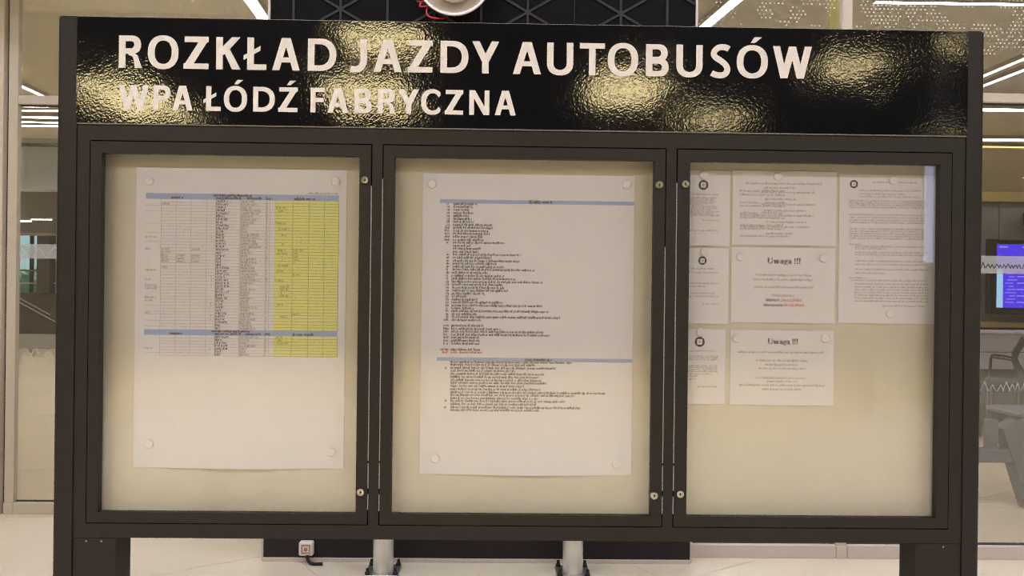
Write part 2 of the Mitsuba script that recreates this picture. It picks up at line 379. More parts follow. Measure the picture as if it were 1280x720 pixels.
# ------------------------------------------------------------------ lamps
def ceiling_panel(x0, x1, y0, y1, z, color, power, label, group, weight=1.0, key='ceiling_lamp'):
    body = ring_frame((x0 - .04, x1 + .04, -y1 - .04, -y0 + .04), (x0, x1, -y1, -y0), 0, .05, .004)
    v = np.array(body.vertices)
    body = trimesh.Trimesh(np.stack([v[:, 0], -v[:, 2], z - .05 + v[:, 1]], 1), body.faces, process=False)
    body.fix_normals()
    return lamp(key, panel_down(x0, x1, y0, y1, z - .03), color, power, body, label, group, weight)
for x in (-8.6, -5.6, -2.3, 2.3, 5.6, 8.6):
    ceiling_panel(x - .9, x + .9, -5.4, -4.7, 4.5, WARM, KEY, 'warm white panel lamp in the ceiling in front of the notice board', 'panel lamps in front of the notice board', 5)
for x in (-4.2, -1.6, 1.6, 4.2):
    ceiling_panel(x - .6, x + .6, -.25, .25, 4.5, WARM, KEY * .40, 'warm white panel lamp in the ceiling above the notice board', 'panel lamps above the notice board', 2)
for x in (-3.2, -.9, .9, 3.0):
    ceiling_panel(x - .5, x + .5, .75, 1.25, 4.5, WARM, KEY * .60, 'warm white panel lamp in the ceiling just behind the notice board', 'panel lamps behind the notice board', 3)
for x0, x1, y0, y1, pw in ((-6.7, -5.4, -12.2, -9.6, 1.1), (-2.0, -1.0, -7.85, -7.0, 1.1), (-2.75, -1.5, -11.2, -9.4, 1.0), (1.25, 2.3, -10.4, -8.8, 1.0), (3.1, 4.15, -12.1, -11.05, .85), (4.1, 4.95, -8.6, -7.8, .85), (5.1, 5.4, -7.3, -6.95, 1.0), (8.0, 8.6, -12.9, -12.3, .6)):
    ceiling_panel(x0, x1, y0, y1, 4.5, GOLD, GLOW * pw, 'golden panel lamp in the dark ceiling, mirrored in the glossy sign', 'golden lamps mirrored in the sign', .6)
def line_lamp(p, q, wdt, power, label, color=COOL, z=3.5):
    p, q = np.array(p), np.array(q)
    d = (q - p) / np.linalg.norm(q - p); n = np.array([-d[1], d[0]]) * wdt / 2
    c = [p - n, q - n, q + n, p + n]
    m = trimesh.Trimesh(np.array([[*k, z - .04] for k in c]), [[0, 2, 1], [0, 3, 2]], process=False)
    body = upright(Polygon([p - n * 1.25, q - n * 1.25, q + n * 1.25, p + n * 1.25]), z - .038, .037)
    k = thing('line_lamp', label, 'lamp', 'line lamps behind the glass walls')
    put(k + '__housing', body, 'alu')
    scene[k + '__diffuser'] = {**mikit.ply(m, 'frit_white'), 'emitter': {'type': 'area', 'radiance': rgb(*(np.array(color) * power)), 'sampling_weight': .7}}
line_lamp((1.555, 2.8), (1.25, 5.2), .085, LINE, 'thick white line lamp above the right part of the sign')
line_lamp((-1.80, 2.6 + .6), (-1.93, 5.4), .09, LINE, 'white line lamp left of the black lattice block')
line_lamp((4.30, 4.1), (4.25, 6.05), .05, LINE, 'upper slanting line lamp right of the sign')
line_lamp((4.53, 4.3), (4.45, 6.0), .055, LINE, 'lower slanting line lamp right of the sign')
line_lamp((-4.875, 5.74), (-4.905, 6.33), .06, LINE, 'short slanting line lamp above the left transom')
line_lamp((2.45, 3.14), (6.2, 3.11), .05, LINE, 'long level line lamp at the top right behind the dotted glass')
line_lamp((3.4, 6.23), (8.0, 6.23), .14, LINE, 'level line lamp just under the right transom')
line_lamp((4.2, 7.88), (9.5, 7.88), .16, LINE * .8, 'lower level line lamp under the right transom')
line_lamp((4.6, 8.37), (9.8, 8.37), .12, LINE * .25, 'dim yellow line lamp under the right transom', (1.0, .85, .25))
line_lamp((-5.75, 7.0), (-5.0, 6.98), .09, LINE, 'uppermost level line lamp under the left transom')
line_lamp((-5.98, 7.36), (-5.3, 7.38), .13, LINE, 'thick level line lamp, second under the left transom', (1, .85, .6))
line_lamp((-6.05, 7.66), (-5.4, 7.68), .10, LINE, 'level line lamp, third under the left transom', (1, .85, .6))
line_lamp((-6.12, 7.9), (-5.45, 7.88), .10, LINE, 'lowest level line lamp under the left transom')
# lamps that light the hall behind the glass (beyond the frame)
for x, y in ((-9.2, 4.8), (-9.0, 7.2), (-10.6, 9.8), (7.9, 4.4), (3.2, 9.2), (-2.6, 6.5), (0.6, 6.5), (-3.8, 10.5), (9.5, 11), (2.5, 11.0), (-9, 14.6), (-12.2, 11.5)):
    line_lamp((x - .75, y), (x + .75, y), .3, 9.0 if x > 7 else 24.0, 'white strip lamp in the ceiling of the back hall')
for k, zq in enumerate((2.595, 2.555)):
    m = box(-8.62 if k else -8.35, -8.36 if k else -8.0, 12.0, 12.05, zq, zq + .035)
    t = thing('strip_light', ['small strip light before the far green window, upper right one of two', 'small strip light before the far green window, lower left one of two'][k], 'lamp')
    scene[t + '__tube'] = {**mikit.ply(m, 'frit_white'), 'emitter': {'type': 'area', 'radiance': rgb(2.0, 1.75, 1.3), 'sampling_weight': .2}}
    put(t + '__hanger', box(-8.2 - .3 * k, -8.19 - .3 * k, 12.02, 12.03, zq + .035, 3.5), 'alu')

# ------------------------------------------------------------------ the notice board
NB = thing('notice_board', 'dark grey steel notice board with sign and three glass doors', 'notice board')
X1, X2, ZT, ZS, ZB = -1.2425, 1.2475, 2.2372, 1.9381, 0.7918
gates = [(-1.2048, -.4271), (-.3930, .3974), (.4312, 1.2081)]
panes = [(-1.1731, -.4594), (-.3612, .3657), (.4669, 1.1745)]
GT, GB, PT, PB = 1.894, 0.8338, 1.861, 0.863
g = .0028
plate = sbox(X1, ZB, X2, ZS + .002)
for a, c in gates: plate = plate.difference(sbox(a - g, GB - g, c + g, GT + g))
put(NB + '__case_front', facing(plate, 0.0, .012), 'powder')
put(NB + '__case_body', join(box(X1, X2, .084, .090, ZB, ZS), box(X1, X2, .012, .084, ZB, ZB + .012), box(X1, X2, .012, .084, ZS - .012, ZS + .002), box(X1, X1 + .012, .012, .084, ZB + .012, ZS - .012), box(X2 - .012, X2, .012, .084, ZB + .012, ZS - .012)), 'powder')
for (a, c), (pa, pc) in zip(gates, panes):
    put(NB + '__backing_panel', box(a - .004, c + .004, .060, .068, GB, GT), 'cream', label='cream backing panel')
    put(NB + '__lining', join(box(a - .006, a - .0035, .022, .060, GB, GT), box(c + .0035, c + .006, .022, .060, GB, GT), box(a, c, .022, .060, GT + .0035, GT + .006), box(a, c, .022, .060, GB - .006, GB - .0035)), 'powder')
for s, (a, c) in enumerate(((-1.300, X1 - .0004), (X2 + .0004, 1.300))):
    r = .016
    o = sbox(a, -.004, c, .092)
    prof = unary_union([o.buffer(-r).buffer(r, quad_segs=5), sbox(a if s else a + r, .03, c - r if s else c, .092), sbox(a if s else (a + c) / 2, -.004, (a + c) / 2 if s else c, .05)])
    put(NB + '__post', upright(prof, 0.0, ZT), 'powder', smooth=40)
    put(NB + '__post_cap', upright(prof.buffer(-.004), ZT, .003), 'powder')
for a, c in ((X1, -1.1228), (1.1178, X2)):
    put(NB + '__leg', box(a, c, .0, .090, .008, ZB - .0008, .0015), 'powder')
    put(NB + '__foot_plate', box(a - .02 if a < 0 else a - .03, c + .03 if a < 0 else c + .02, -.03, .12, 0, .008), 'powder')
for x in (-1.205, -1.163, 1.197):
    put(NB + '__rivet', lathe([(0, .0), (.0028, .0), (.0025, .0012), (0, .002)], 'y', (x, 0, ZB - .010), 12), 'bare_edge')
# sign plate
put(NB + '__sign_plate', box(X1 + .0012, X2 - .0012, -.009, .010, ZS + .0025, ZT, .0006), 'bare_edge', label='aluminium sign plate with bare bright edges')
put(NB + '__sign_plate__back', box(X1, X2, .010, .055, ZS + .002, ZT - .004), 'powder')
fx = np.linspace(X1 + .0016, X2 - .0016, 2200)
fz = np.linspace(ZS + .0040, ZT - .0014, 260)
FX, FZ = np.meshgrid(fx, fz)
q = np.stack([FX, FZ, FX * 0], -1)
rel = 8.5e-5 * meshkit.noise(q * 340, 1) + 2.5e-5 * meshkit.noise(q * 150, 2) + 3.5e-4 * meshkit.noise(q * 14, 3)
v = np.stack([FX, -.0101 + rel, FZ], -1).reshape(-1, 3)
ii = (np.arange(259)[:, None] * 2200 + np.arange(2199)[None]).reshape(-1, 1)
put(NB + '__sign_film', trimesh.Trimesh(v, np.vstack([ii + [0, 1, 2201], ii + [0, 2201, 2200]]), process=False), 'film', smooth=True, label='glossy black film with white lettering')

ST, TH = .205, .172
def para(xa, xb, h, y0=0.0, y1=1.0):
    return Polygon([(xa - h / 2, y0), (xa + h / 2, y0), (xb + h / 2, y1), (xb - h / 2, y1)])
def ell(cx, cy, rx, ry, p=2.25):
    a = np.linspace(0, 2 * np.pi, 64, endpoint=False)
    c, s = np.cos(a), np.sin(a)
    return Polygon(np.stack([cx + rx * np.sign(c) * np.abs(c) ** (2 / p), cy + ry * np.sign(s) * np.abs(s) ** (2 / p)], 1))
def half_bowl(x0, x1, y0, y1):
    ry, ym = (y1 - y0) / 2, (y0 + y1) / 2
    xm = x1 - min(ry * 1.02, (x1 - x0) * .72)
    return unary_union([sbox(x0, y0, xm, y1), ell(xm, ym, x1 - xm, ry).intersection(sbox(xm - .001, y0, x1 + 1, y1))])
def bowl(x0, x1, y0, y1, st=ST, th=TH):
    return half_bowl(x0, x1, y0, y1).difference(half_bowl(x0 + st, x1 - st * 1.02, y0 + th, y1 - th))
def glyph(ch, w):
    st, th, h = ST, TH, .235
    acute = None
    if ch in 'ÓŹ':
        acute = Polygon([(w * .44, 1.09), (w * .44 + .14, 1.09), (w * .44 + .36, 1.27), (w * .44 + .12, 1.27)])
        ch = {'Ó': 'O', 'Ź': 'Z'}[ch]
    stem = sbox(0, 0, st, 1)
    if ch == 'R':
        p = unary_union([stem, bowl(0, w * .95, .435, 1), Polygon([(w * .42, .50), (w * .62, .46), (w * .80, .40), (w * .885, .22), (w, 0), (w - st * 1.12, 0), (w * .66, .22), (w * .58, .36), (w * .42, .40)])])
    elif ch == 'O': p = ell(w / 2, .5, w / 2, .522).difference(ell(w / 2, .5, w / 2 - st * 1.02, .522 - th * .95))
    elif ch == 'Z': p = unary_union([sbox(.03, 1 - th, w, 1), sbox(0, 0, w, th), Polygon([(0, th * .5), (h * 1.12, th * .5), (w, 1 - th * .5), (w - h * 1.12, 1 - th * .5)]), sbox(0, 0, h, th * .9)])
    elif ch == 'K': p = unary_union([stem, Polygon([(st * .5, .36), (st * .5, .60), (w - .27, 1), (w - .015, 1), (st * .5 + .2, .50)]), Polygon([(w * .30, .565), (w * .53, .66), (w, 0), (w - .26, 0)])])
    elif ch == 'Ł':
        x = w * .16
        p = unary_union([sbox(x, 0, x + st, 1), sbox(x, 0, w, th), Polygon([(-.0, .30), (x + st + .20, .60), (x + st + .20, .745), (-.0, .445)])])
    elif ch == 'A':
        p = unary_union([para(h / 2, w / 2 - .03, h * .93), para(w - h / 2, w / 2 + .03, h * .93), sbox(w * .24, .245, w * .76, .245 + th * .9)]).intersection(sbox(0, 0, w, 1))
    elif ch == 'D': p = unary_union([bowl(0, w, 0, 1)])
    elif ch == 'J':
        pts = CubicSpline(np.linspace(0, 1, 5), [(w - st / 2, 1.0), (w - st / 2, .62), (w - st / 2 - .01, .27), (w * .52, .085), (0.02, .075)])(np.linspace(0, 1, 40))
        p = LineString(pts).buffer(st / 2, cap_style=2).intersection(sbox(-.1, -.03, w, 1))
    elif ch == 'Y': p = unary_union([sbox(w / 2 - st / 2, 0, w / 2 + st / 2, .45), para(w / 2, h / 2, h, .38), para(w / 2, w - h / 2, h, .38)])
    elif ch == 'U':
        o = unary_union([sbox(0, .36, w, 1), ell(w / 2, .36, w / 2, .38)]); i = unary_union([sbox(st, .36, w - st, 1.1), ell(w / 2, .36, w / 2 - st, .38 - th)])
        p = o.difference(i)
    elif ch == 'T': p = unary_union([sbox(0, 1 - th, w, 1), sbox(w / 2 - st / 2, 0, w / 2 + st / 2, 1)])
    elif ch == 'B': p = unary_union([bowl(0, w * .95, .445, 1, th=TH * .95), bowl(0, w, 0, .555, th=TH * .95)])
    elif ch == 'P': p = unary_union([stem, bowl(0, w, .40, 1)])
    elif ch == 'S':
        c = [(.90, .885), (.63, .945), (.34, .90), (.17, .745), (.30, .605), (.60, .475), (.82, .30), (.74, .12), (.44, .06), (.07, .135)]
        pts = CubicSpline(np.linspace(0, 1, len(c)), [(a * w, bq) for a, bq in c])(np.linspace(0, 1, 90))
        p = LineString(pts).buffer(.094, cap_style=2)
    elif ch == 'W':
        q = [(.115, 1), (w * .29, 0), (w * .5, 1), (w * .71, 0), (w - .115, 1)]
        p = unary_union([para(q[i + (q[i][1] == 1)][0], q[i + (q[i][1] == 0)][0], .222) for i in range(4)]).intersection(sbox(0, 0, w, 1))
    elif ch == 'F': p = unary_union([stem, sbox(0, 1 - th, w, 1), sbox(0, .42, w * .92, .42 + th)])
    elif ch == 'C':
        p = ell(w * .58, .5, w * .58, .522).difference(ell(w * .60, .5, w * .60 - st, .522 - th)).difference(Polygon([(w * .62, .5), (w * 1.02, .775), (w * 1.6, .85), (w * 1.6, .15), (w * 1.02, .225)]))
        p = p.difference(sbox(w * 1.0, -1, w * 3, 2))
    elif ch == 'N': p = unary_union([sbox(0, 0, st * .95, 1), sbox(w - st * .95, 0, w, 1), para(w - .115, .115, .235)]).intersection(sbox(0, 0, w, 1))
    return unary_union([p, acute]) if acute is not None else p
L1 = [('R', -1.1254, -1.0615), ('O', -1.0459, -0.9616), ('Z', -0.9476, -0.8786), ('K', -0.8579, -0.7902), ('Ł', -0.7822, -0.7189), ('A', -0.7036, -0.6261), ('D', -0.6046, -0.5258), ('J', -0.4879, -0.4409), ('A', -0.423, -0.3433), ('Z', -0.3278, -0.2589), ('D', -0.2369, -0.159), ('Y', -0.1492, -0.0737), ('A', -0.0356, 0.0447), ('U', 0.0601, 0.1334), ('T', 0.1515, 0.2215), ('O', 0.2298, 0.3151), ('B', 0.3368, 0.4007), ('U', 0.4223, 0.4959), ('S', 0.517, 0.5755), ('Ó', 0.5917, 0.6794), ('W', 0.693, 0.8034)]
L2 = [('W', -1.125, -1.0415), ('P', -1.0292, -0.9821), ('A', -0.9777, -0.9204), ('Ł', -0.8918, -0.8433), ('Ó', -0.8351, -0.771), ('D', -0.7544, -0.6945), ('Ź', -0.6848, -0.6313), ('F', -0.5959, -0.5561), ('A', -0.5495, -0.4905), ('B', -0.4744, -0.4265), ('R', -0.409, -0.3595), ('Y', -0.3522, -0.2953), ('C', -0.2891, -0.2355), ('Z', -0.2233, -0.1721), ('N', -0.1552, -0.0993), ('A', -0.0846, -0.0246)]
for Ls, zb, zt in ((L1, 2.0958, 2.1854), (L2, 1.9802, 2.0488)):
    hgt = zt - zb
    polys = [affinity.translate(affinity.scale(glyph(c, (b - a) / hgt), hgt, hgt, origin=(0, 0)), a, zb) for c, a, b in Ls]
    put(NB + '__sign_film__lettering', join([facing(p, -.0106, .0008) for p in polys]), 'letter_white', label='white capital lettering')

# doors
for k, ((a, c), (pa, pc)) in enumerate(zip(gates, panes)):
    D = NB + '__door' + ('' if k == 0 else f'_{k:03d}')
    put(D + '__frame', ring_frame((a, c, GB, GT), (pa, pc, PB, PT), -.003, .020, .0012), 'powder')
    put(D + '__pane', box(pa - .008, pc + .008, .0115, .0155, PB - .008, PT + .008), 'glass')
    note(D, 'glass door in a dark steel frame')
    lx = (-.4436, .3769, .4497)[k]
    for j, (px, pz) in enumerate([((-.4426, 1.7943), (-.4446, .9262)), ((.3790, 1.7923), (.3748, .9226)), ((.4518, 1.7955), (.4476, .9276))][k]):
        m = lathe([(0, .0), (.0108, .0), (.0112, .002), (.0112, .007), (.0098, .0095), (.0075, .0095), (.0070, .0082), (0, .0082)], 'y', (px, -.003, pz), 28)
        put(D + '__lock', m, 'chrome', smooth=30, label='round chrome cam lock')
        put(D + '__keyhole', join(box(px - .0012, px + .0012, -.0118, -.0110, pz - .004, pz + .004), box(px - .003, px + .003, -.0118, -.0110, pz - .0012, pz + .0012)), 'black')
for k, x, z0, z1 in ((0, -.4271 + .0014, .875, 1.78), (1, -.3930 - .0014, .872, 1.80), (1, .3974 + .0014, .87, 1.62), (2, .4312 - .0014, .87, 1.80)):
    D = NB + '__door' + ('' if k == 0 else f'_{k:03d}')
    for s0, s1 in ((z0, .918), (.935, 1.005), (1.012, z1)):
        put(D + '__seal', box(x - .0013, x + .0013, -.002, .008, s0, s1), 'rubber')

# ------------------------------------------------------------------ sheets of paper
YS = .0575
def sheet_mesh(x0, x1, z0, z1, lift, zone, tilt=0.0):
    nx, nz = 24, 40
    u = np.linspace(0, 1, nx); zz = np.linspace(z0, z1, nz)
    U, Z = np.meshgrid(u, zz)
    k = np.clip((z0 + zone - Z) / zone, 0, 1)
    k = k * k * (3 - 2 * k)
    dy = lift * k * (np.sin(np.pi * U) ** 2 * .9 + .1)
    X = x0 + U * (x1 - x0)
    a = np.stack([X, YS - dy, Z], -1).reshape(-1, 3)
    b_ = a + [0, .0005, 0]
    f = []
    n = nx * nz
    for j in range(nz - 1):
        for i in range(nx - 1):
            p = j * nx + i
            f += [[p, p + 1, p + nx + 1], [p, p + nx + 1, p + nx], [n + p, n + p + nx + 1, n + p + 1], [n + p, n + p + nx, n + p + nx + 1]]
    rim = [*range(nx), *[j * nx + nx - 1 for j in range(1, nz)], *[(nz - 1) * nx + i for i in range(nx - 2, -1, -1)], *[j * nx for j in range(nz - 2, 0, -1)]]
    for p, q in zip(rim, rim[1:] + rim[:1]):
        f += [[p, n + p, n + q], [p, n + q, q]]
    return trimesh.Trimesh(np.vstack([a, b_]), f, process=False)
def greek(x0, x1, z, hx, rnd, dense=1.0):
    """one line of letter-sized ink marks; z is the middle of the x-height"""
    out, x = [], x0
    lw = hx * .62
    while x < x1 - lw:
        for _ in range(rnd.randint(2, 9)):
            if x > x1 - lw: break
            up_ = hx * (.5 if rnd.random() < .72 else .95)
            dn = hx * (.5 if rnd.random() < .88 else .85)
            out.append((x, x + lw * rnd.uniform(.55, .95) * dense, z - dn, z + up_))
            x += lw * 1.12
        x += lw * .9
    return out
def mm(rows): return [(a / 1e3, b / 1e3, z / 1e3) for a, b, z in rows]
ONE, TWO, THREE = (0, -.0004), (0, -.0008), (0, -.0012)
def ink(key, rects, bsdf, layer, **kw):
    return put(key, quads(rects, YS - .0004 * layer), bsdf, **kw)

# 1: the timetable
rnd = random.Random(11)
S1 = thing('timetable_sheet', 'large white timetable sheet with blue bands and yellow columns in the left case', 'poster')
put(S1 + '__paper', sheet_mesh(-1.1038, -.5055, .9755, 1.831, .015, .24), 'paper')
zh1, zh0, zr1, zm1, zm0, zr0 = 1.7580, 1.7412, 1.7412, 1.3694, 1.3535, 1.2950
xl, xr = -1.0762, -.5270
cols = [-1.032, -.989, -.947, -.903, -.877, -.808, -.735, -.724, -.710, -.658, -.612, -.568, -.527]
ink(S1 + '__yellow_columns', [(-.710, xr, zm0 - .0585, zm0), (-.710, xr, zm1, zr1)], 'cell_yellow', 1, label='yellow table columns')
ink(S1 + '__heading_band', [(xl, xr, zh0, zh1)], 'band_blue', 1, label='blue heading band')
ink(S1 + '__heading_band', [(xl - .001, xr - .001, zm0, zm1)], 'band_blue', 1, label='blue heading band')
n1, n2 = 43, 7
grid, ygrid, text, ytext, names = [], [], [], [], []
for (za, zb, n) in ((zr1, zm1, n1), (zm0, zr0, n2)):
    dz = (za - zb) / n
    for i in range(1, n + 1):
        z = za - i * dz
        grid.append((-1.032, -.710, z - .0006, z + .0006))
        if rnd.random() < .25: grid.append((xl, -1.032, z - .0005, z + .0005))
        ygrid.append((-.710, xr, z - .0007, z + .0007))
        zc = z + dz * .5
        names += greek(-.876, -.876 + rnd.choice([.018, .022, .026, .03, .036, .04]) , zc, .0045, rnd, .85)
        text += greek(-.806, -.806 + rnd.uniform(.02, .062), zc, .0046, rnd)
        text += greek(-.733, -.727, zc, .0048, rnd)
        if rnd.random() < .22: text += greek(xl + .001, xl + rnd.uniform(.015, .036), zc, .0042, rnd)
        dense = 17 <= i <= 21 and n == n1
        if rnd.random() < (.85 if dense else .06): text += greek(-1.030, -1.030 + rnd.uniform(.015, .03), zc, .0042, rnd)
        for q in (-.987, -.945):
            if dense and rnd.random() < .8: text += greek(q, q + .026, zc, .0042, rnd)
        if rnd.random() < .3: text += greek(-.889, -.884, zc, .0042, rnd)
        if rnd.random() < (.9 if dense else .3): ytext += greek(-.708 + rnd.uniform(0, .02), -.708 + rnd.uniform(.022, .045), zc, .0042, rnd)
        if rnd.random() < (.7 if dense else .08): ytext += greek(-.656, -.656 + rnd.uniform(.012, .032), zc, .0042, rnd)
        if rnd.random() < (.6 if dense else .04): ytext += greek(-.610, -.610 + rnd.uniform(.012, .032), zc, .0042, rnd)
for c in cols[:8]:
    for za, zb in ((zr1, zm1), (zm0, zr0)): grid.append((c - .0006, c + .0006, zb, za))
for c in cols[9:]:
    for za, zb in ((zr1, zm1), (zm0, zr0)): ygrid.append((c - .0008, c + .0008, zb, za))
ink(S1 + '__table_grid', grid, 'ink_line', 2, label='thin printed table lines', kind='stuff')
ink(S1 + '__table_grid', ygrid, 'ink_olive', 2, label='thin lines over the yellow columns', kind='stuff')
ink(S1 + '__print', names, 'ink', 2, label='column of dark place names', kind='stuff')
ink(S1 + '__print', text, 'ink_grey', 2, label='fine grey print', kind='stuff')
ink(S1 + '__print', ytext, 'ink_olive', 3, label='fine print in the yellow cells', kind='stuff')
hd = []
for z in (zh0, zm0):
    hd += greek(-1.004, -.968, z + .0045, .0055, rnd, 1.3) + greek(-.885, -.772, z + .012, .0048, rnd, 1.3) + greek(-.876, -.80, z + .0045, .0048, rnd, 1.3) + greek(-.79, -.745, z + .0045, .0048, rnd, 1.3) + greek(-.735, -.716, z + .0045, .0048, rnd) + greek(-.655, -.592, z + .0045, .0055, rnd, 1.3)
ink(S1 + '__print', hd, 'ink', 2, label='heading words in the blue bands', kind='stuff')
ink(S1 + '__print', greek(-.615, -.53, 1.7625, .0042, rnd), 'ink_grey', 2, kind='stuff')

# 2: the legend sheet
rnd = random.Random(12)
S2 = thing('legend_sheet', 'large white sheet of printed notes under two thin blue bands in the middle case', 'poster')
put(S2 + '__paper', sheet_mesh(-.288, .3207, .963, 1.825, .013, .14), 'paper')
S2A = [(-199, -131, 1738), (-199, -144, 1730), (-199, -149, 1721), (-200, -142, 1712), (-200, -151, 1704), (-200, -146, 1695), (-200, -139, 1687), (-200, -86, 1678), (-200, -86, 1670), (-200, -98, 1661), (-200, -93, 1653), (-200, -111, 1644), (-200, -109, 1635), (-200, -49, 1627), (-200, -148, 1618), (-200, -118, 1610), (-200, -124, 1601), (-200, -5, 1593), (-200, -87, 1584), (-200, -7, 1575), (-200, -71, 1567), (-200, -53, 1558), (-200, 37, 1550), (-203, -96, 1541), (-203, -50, 1532), (-203, -18, 1524), (-203, 61, 1515), (-202, -54, 1507), (-202, -50, 1498), (-202, -38, 1490), (-202, -107, 1481), (-202, -157, 1473), (-202, -125, 1464), (-202, -54, 1456), (-202, 61, 1447), (-202, -136, 1439), (-202, 80, 1431), (-201, -125, 1422), (-201, 110, 1414), (-201, -113, 1405), (-202, -106, 1389), (-202, -57, 1380), (-202, 69, 1372), (-202, 85, 1363), (-202, -121, 1355), (-202, -119, 1346), (-202, -119, 1337), (-204, -116, 1320)]
S2B = [(-204, 146, 1285), (-204, 40, 1277), (-204, 105, 1268), (-203, -17, 1260), (-203, 68, 1251), (-203, 55, 1242), (-203, 62, 1233), (-203, 73, 1225), (-203, 9, 1216), (-203, 57, 1207), (-203, 242, 1198), (-203, 157, 1190), (-202, 51, 1181), (-202, 127, 1173), (-202, 46, 1164), (-202, 173, 1155), (-202, 56, 1147)]
ink(S2 + '__heading_band', [(-.2386, .3206, 1.7406, 1.7514)], 'band_blue', 1, label='upper blue heading band')
ink(S2 + '__heading_band', [(-.2424, .3191, 1.2877, 1.2982)], 'band_blue', 1, label='lower blue heading band')
tx = []
for i, (a, b_, z) in enumerate(mm(S2A)):
    tx += greek(a, b_, z, .0047, rnd, 1.05)
    if not 14 <= i <= 16: tx += greek(-.2185 - (.006 if 8 <= i <= 12 or i > 38 else 0) - (.008 if i > 46 else 0), -.208, z, .0044, rnd)
for i, (a, b_, z) in enumerate(mm(S2B)):
    tx += greek(a, b_, z, .0047, rnd, 1.05)
    if i in (2, 13, 15): tx += greek(-.219, -.213, z, .0044, rnd)
tx += greek(.0164, .0854, 1.7460, .0058, rnd, 1.4) + greek(.0103, .0885, 1.2930, .0058, rnd, 1.4)
ink(S2 + '__print', tx, 'ink', 2, label='dense lines of fine dark print', kind='stuff')
ink(S2 + '__print', greek(-.204, -.109, 1.312, .0046, rnd) + greek(-.227, -.210, 1.312, .0046, rnd), 'ink_red', 2, label='one line of fine red print', kind='stuff')

# 3: the small notices in the right case
def notice(x0, x1, z0, z1, label, cat, rows, hx, seed, lift=.003, key='notice', inkm='ink_grey', papm='paper_white', dense=1.0):
    t = thing(key, label, cat)
    put(t + '__paper', sheet_mesh(x0, x1, z0, z1, lift, (z1 - z0) * .12), papm)
    r = random.Random(seed)
    out = []
    for a, b_, z in mm(rows): out += greek(a, b_, z, hx, r, dense)
    ink(t + '__print', out, inkm, 1, label='fine grey print', kind='stuff')
    return t
R1C2 = [(641, 864, 1809), (695, 788, 1797), (624, 684, 1787), (688, 757, 1788), (688, 843, 1784), (624, 757, 1776), (699, 789, 1764), (624, 688, 1753), (700, 762, 1754), (688, 847, 1749), (626, 758, 1744), (696, 820, 1731), (626, 677, 1723), (688, 758, 1724), (627, 843, 1717), (627, 758, 1710), (698, 820, 1698), (627, 696, 1688), (704, 755, 1689), (627, 828, 1684), (627, 759, 1678), (701, 782, 1665), (627, 774, 1657)]
C3 = [(1010, 1142, 1817), (973, 1153, 1793), (971, 1107, 1783), (971, 1150, 1775), (943, 1168, 1763), (943, 1168, 1757), (943, 1168, 1751), (943, 1168, 1744), (944, 1168, 1723), (944, 1168, 1715), (944, 1168, 1707), (944, 1168, 1700), (944, 1165, 1682), (944, 1165, 1675), (944, 1165, 1668), (944, 1165, 1661), (944, 1165, 1654), (945, 980, 1637), (962, 1169, 1631), (963, 1052, 1625), (963, 1170, 1614), (963, 1170, 1607), (963, 1170, 1589), (963, 1174, 1579), (963, 1174, 1565), (963, 1052, 1554), (946, 1003, 1540), (953, 1174, 1533), (962, 1178, 1523), (962, 1178, 1514), (962, 1178, 1506), (962, 1178, 1498), (962, 1178, 1490), (962, 1178, 1482), (962, 1178, 1473), (1043, 1168, 1460)]
N12 = notice(.604, .906, 1.631, 1.846, 'landscape notice in small grey tables, top middle of the right case', 'notice', R1C2, .0040, 21)
NC3 = notice(.9145, 1.2115, 1.4088, 1.839, 'tall closely printed notice with a round emblem at the right edge of the right case', 'notice', C3, .0034, 22, inkm='ink_grey', dense=.9)
N22 = notice(.603, .905, 1.4076, 1.6245, 'warning notice with two red dates, middle of the right case', 'notice', [(675, 836, 1545), (667, 842, 1532), (670, 842, 1510)], .0042, 23)
N32 = notice(.603, .9035, 1.170, 1.386, 'lowest warning notice without red dates in the right case', 'notice', [(625, 877, 1322), (678, 829, 1298), (705, 802, 1286), (684, 823, 1275), (679, 826, 1248), (708, 797, 1238), (629, 880, 1227), (696, 811, 1215)], .0042, 24, lift=.005)
N11 = notice(.449, .5968, 1.627, 1.844, 'narrow notice with a round emblem, topmost at the left of the right case', 'notice', [(460, 564, 1775), (460, 556, 1765), (460, 549, 1760), (460, 557, 1755), (460, 549, 1750), (460, 522, 1745), (460, 561, 1740), (460, 564, 1735), (460, 545, 1730), (460, 568, 1725), (460, 549, 1720), (460, 569, 1715), (519, 569, 1701), (461, 565, 1671)], .0030, 25, dense=.9)
N21 = notice(.4475, .5956, 1.4026, 1.6205, 'narrow notice with a round emblem, second at the left of the right case', 'notice', [(462, 555, 1561), (463, 567, 1550), (463, 567, 1519), (463, 536, 1510), (463, 556, 1490), (463, 568, 1481), (518, 570, 1460)], .0032, 26, dense=.9)
N31 = notice(.442, .589, 1.1716, 1.387, 'narrow notice with a round emblem, lowest at the left of the right case', 'notice', [(465, 560, 1324), (465, 568, 1309), (465, 568, 1304), (465, 568, 1299), (466, 568, 1281), (466, 568, 1276), (466, 568, 1271), (466, 568, 1265), (466, 551, 1257), (466, 509, 1251), (466, 507, 1243), (509, 567, 1221)], .0030, 27, dense=.9)
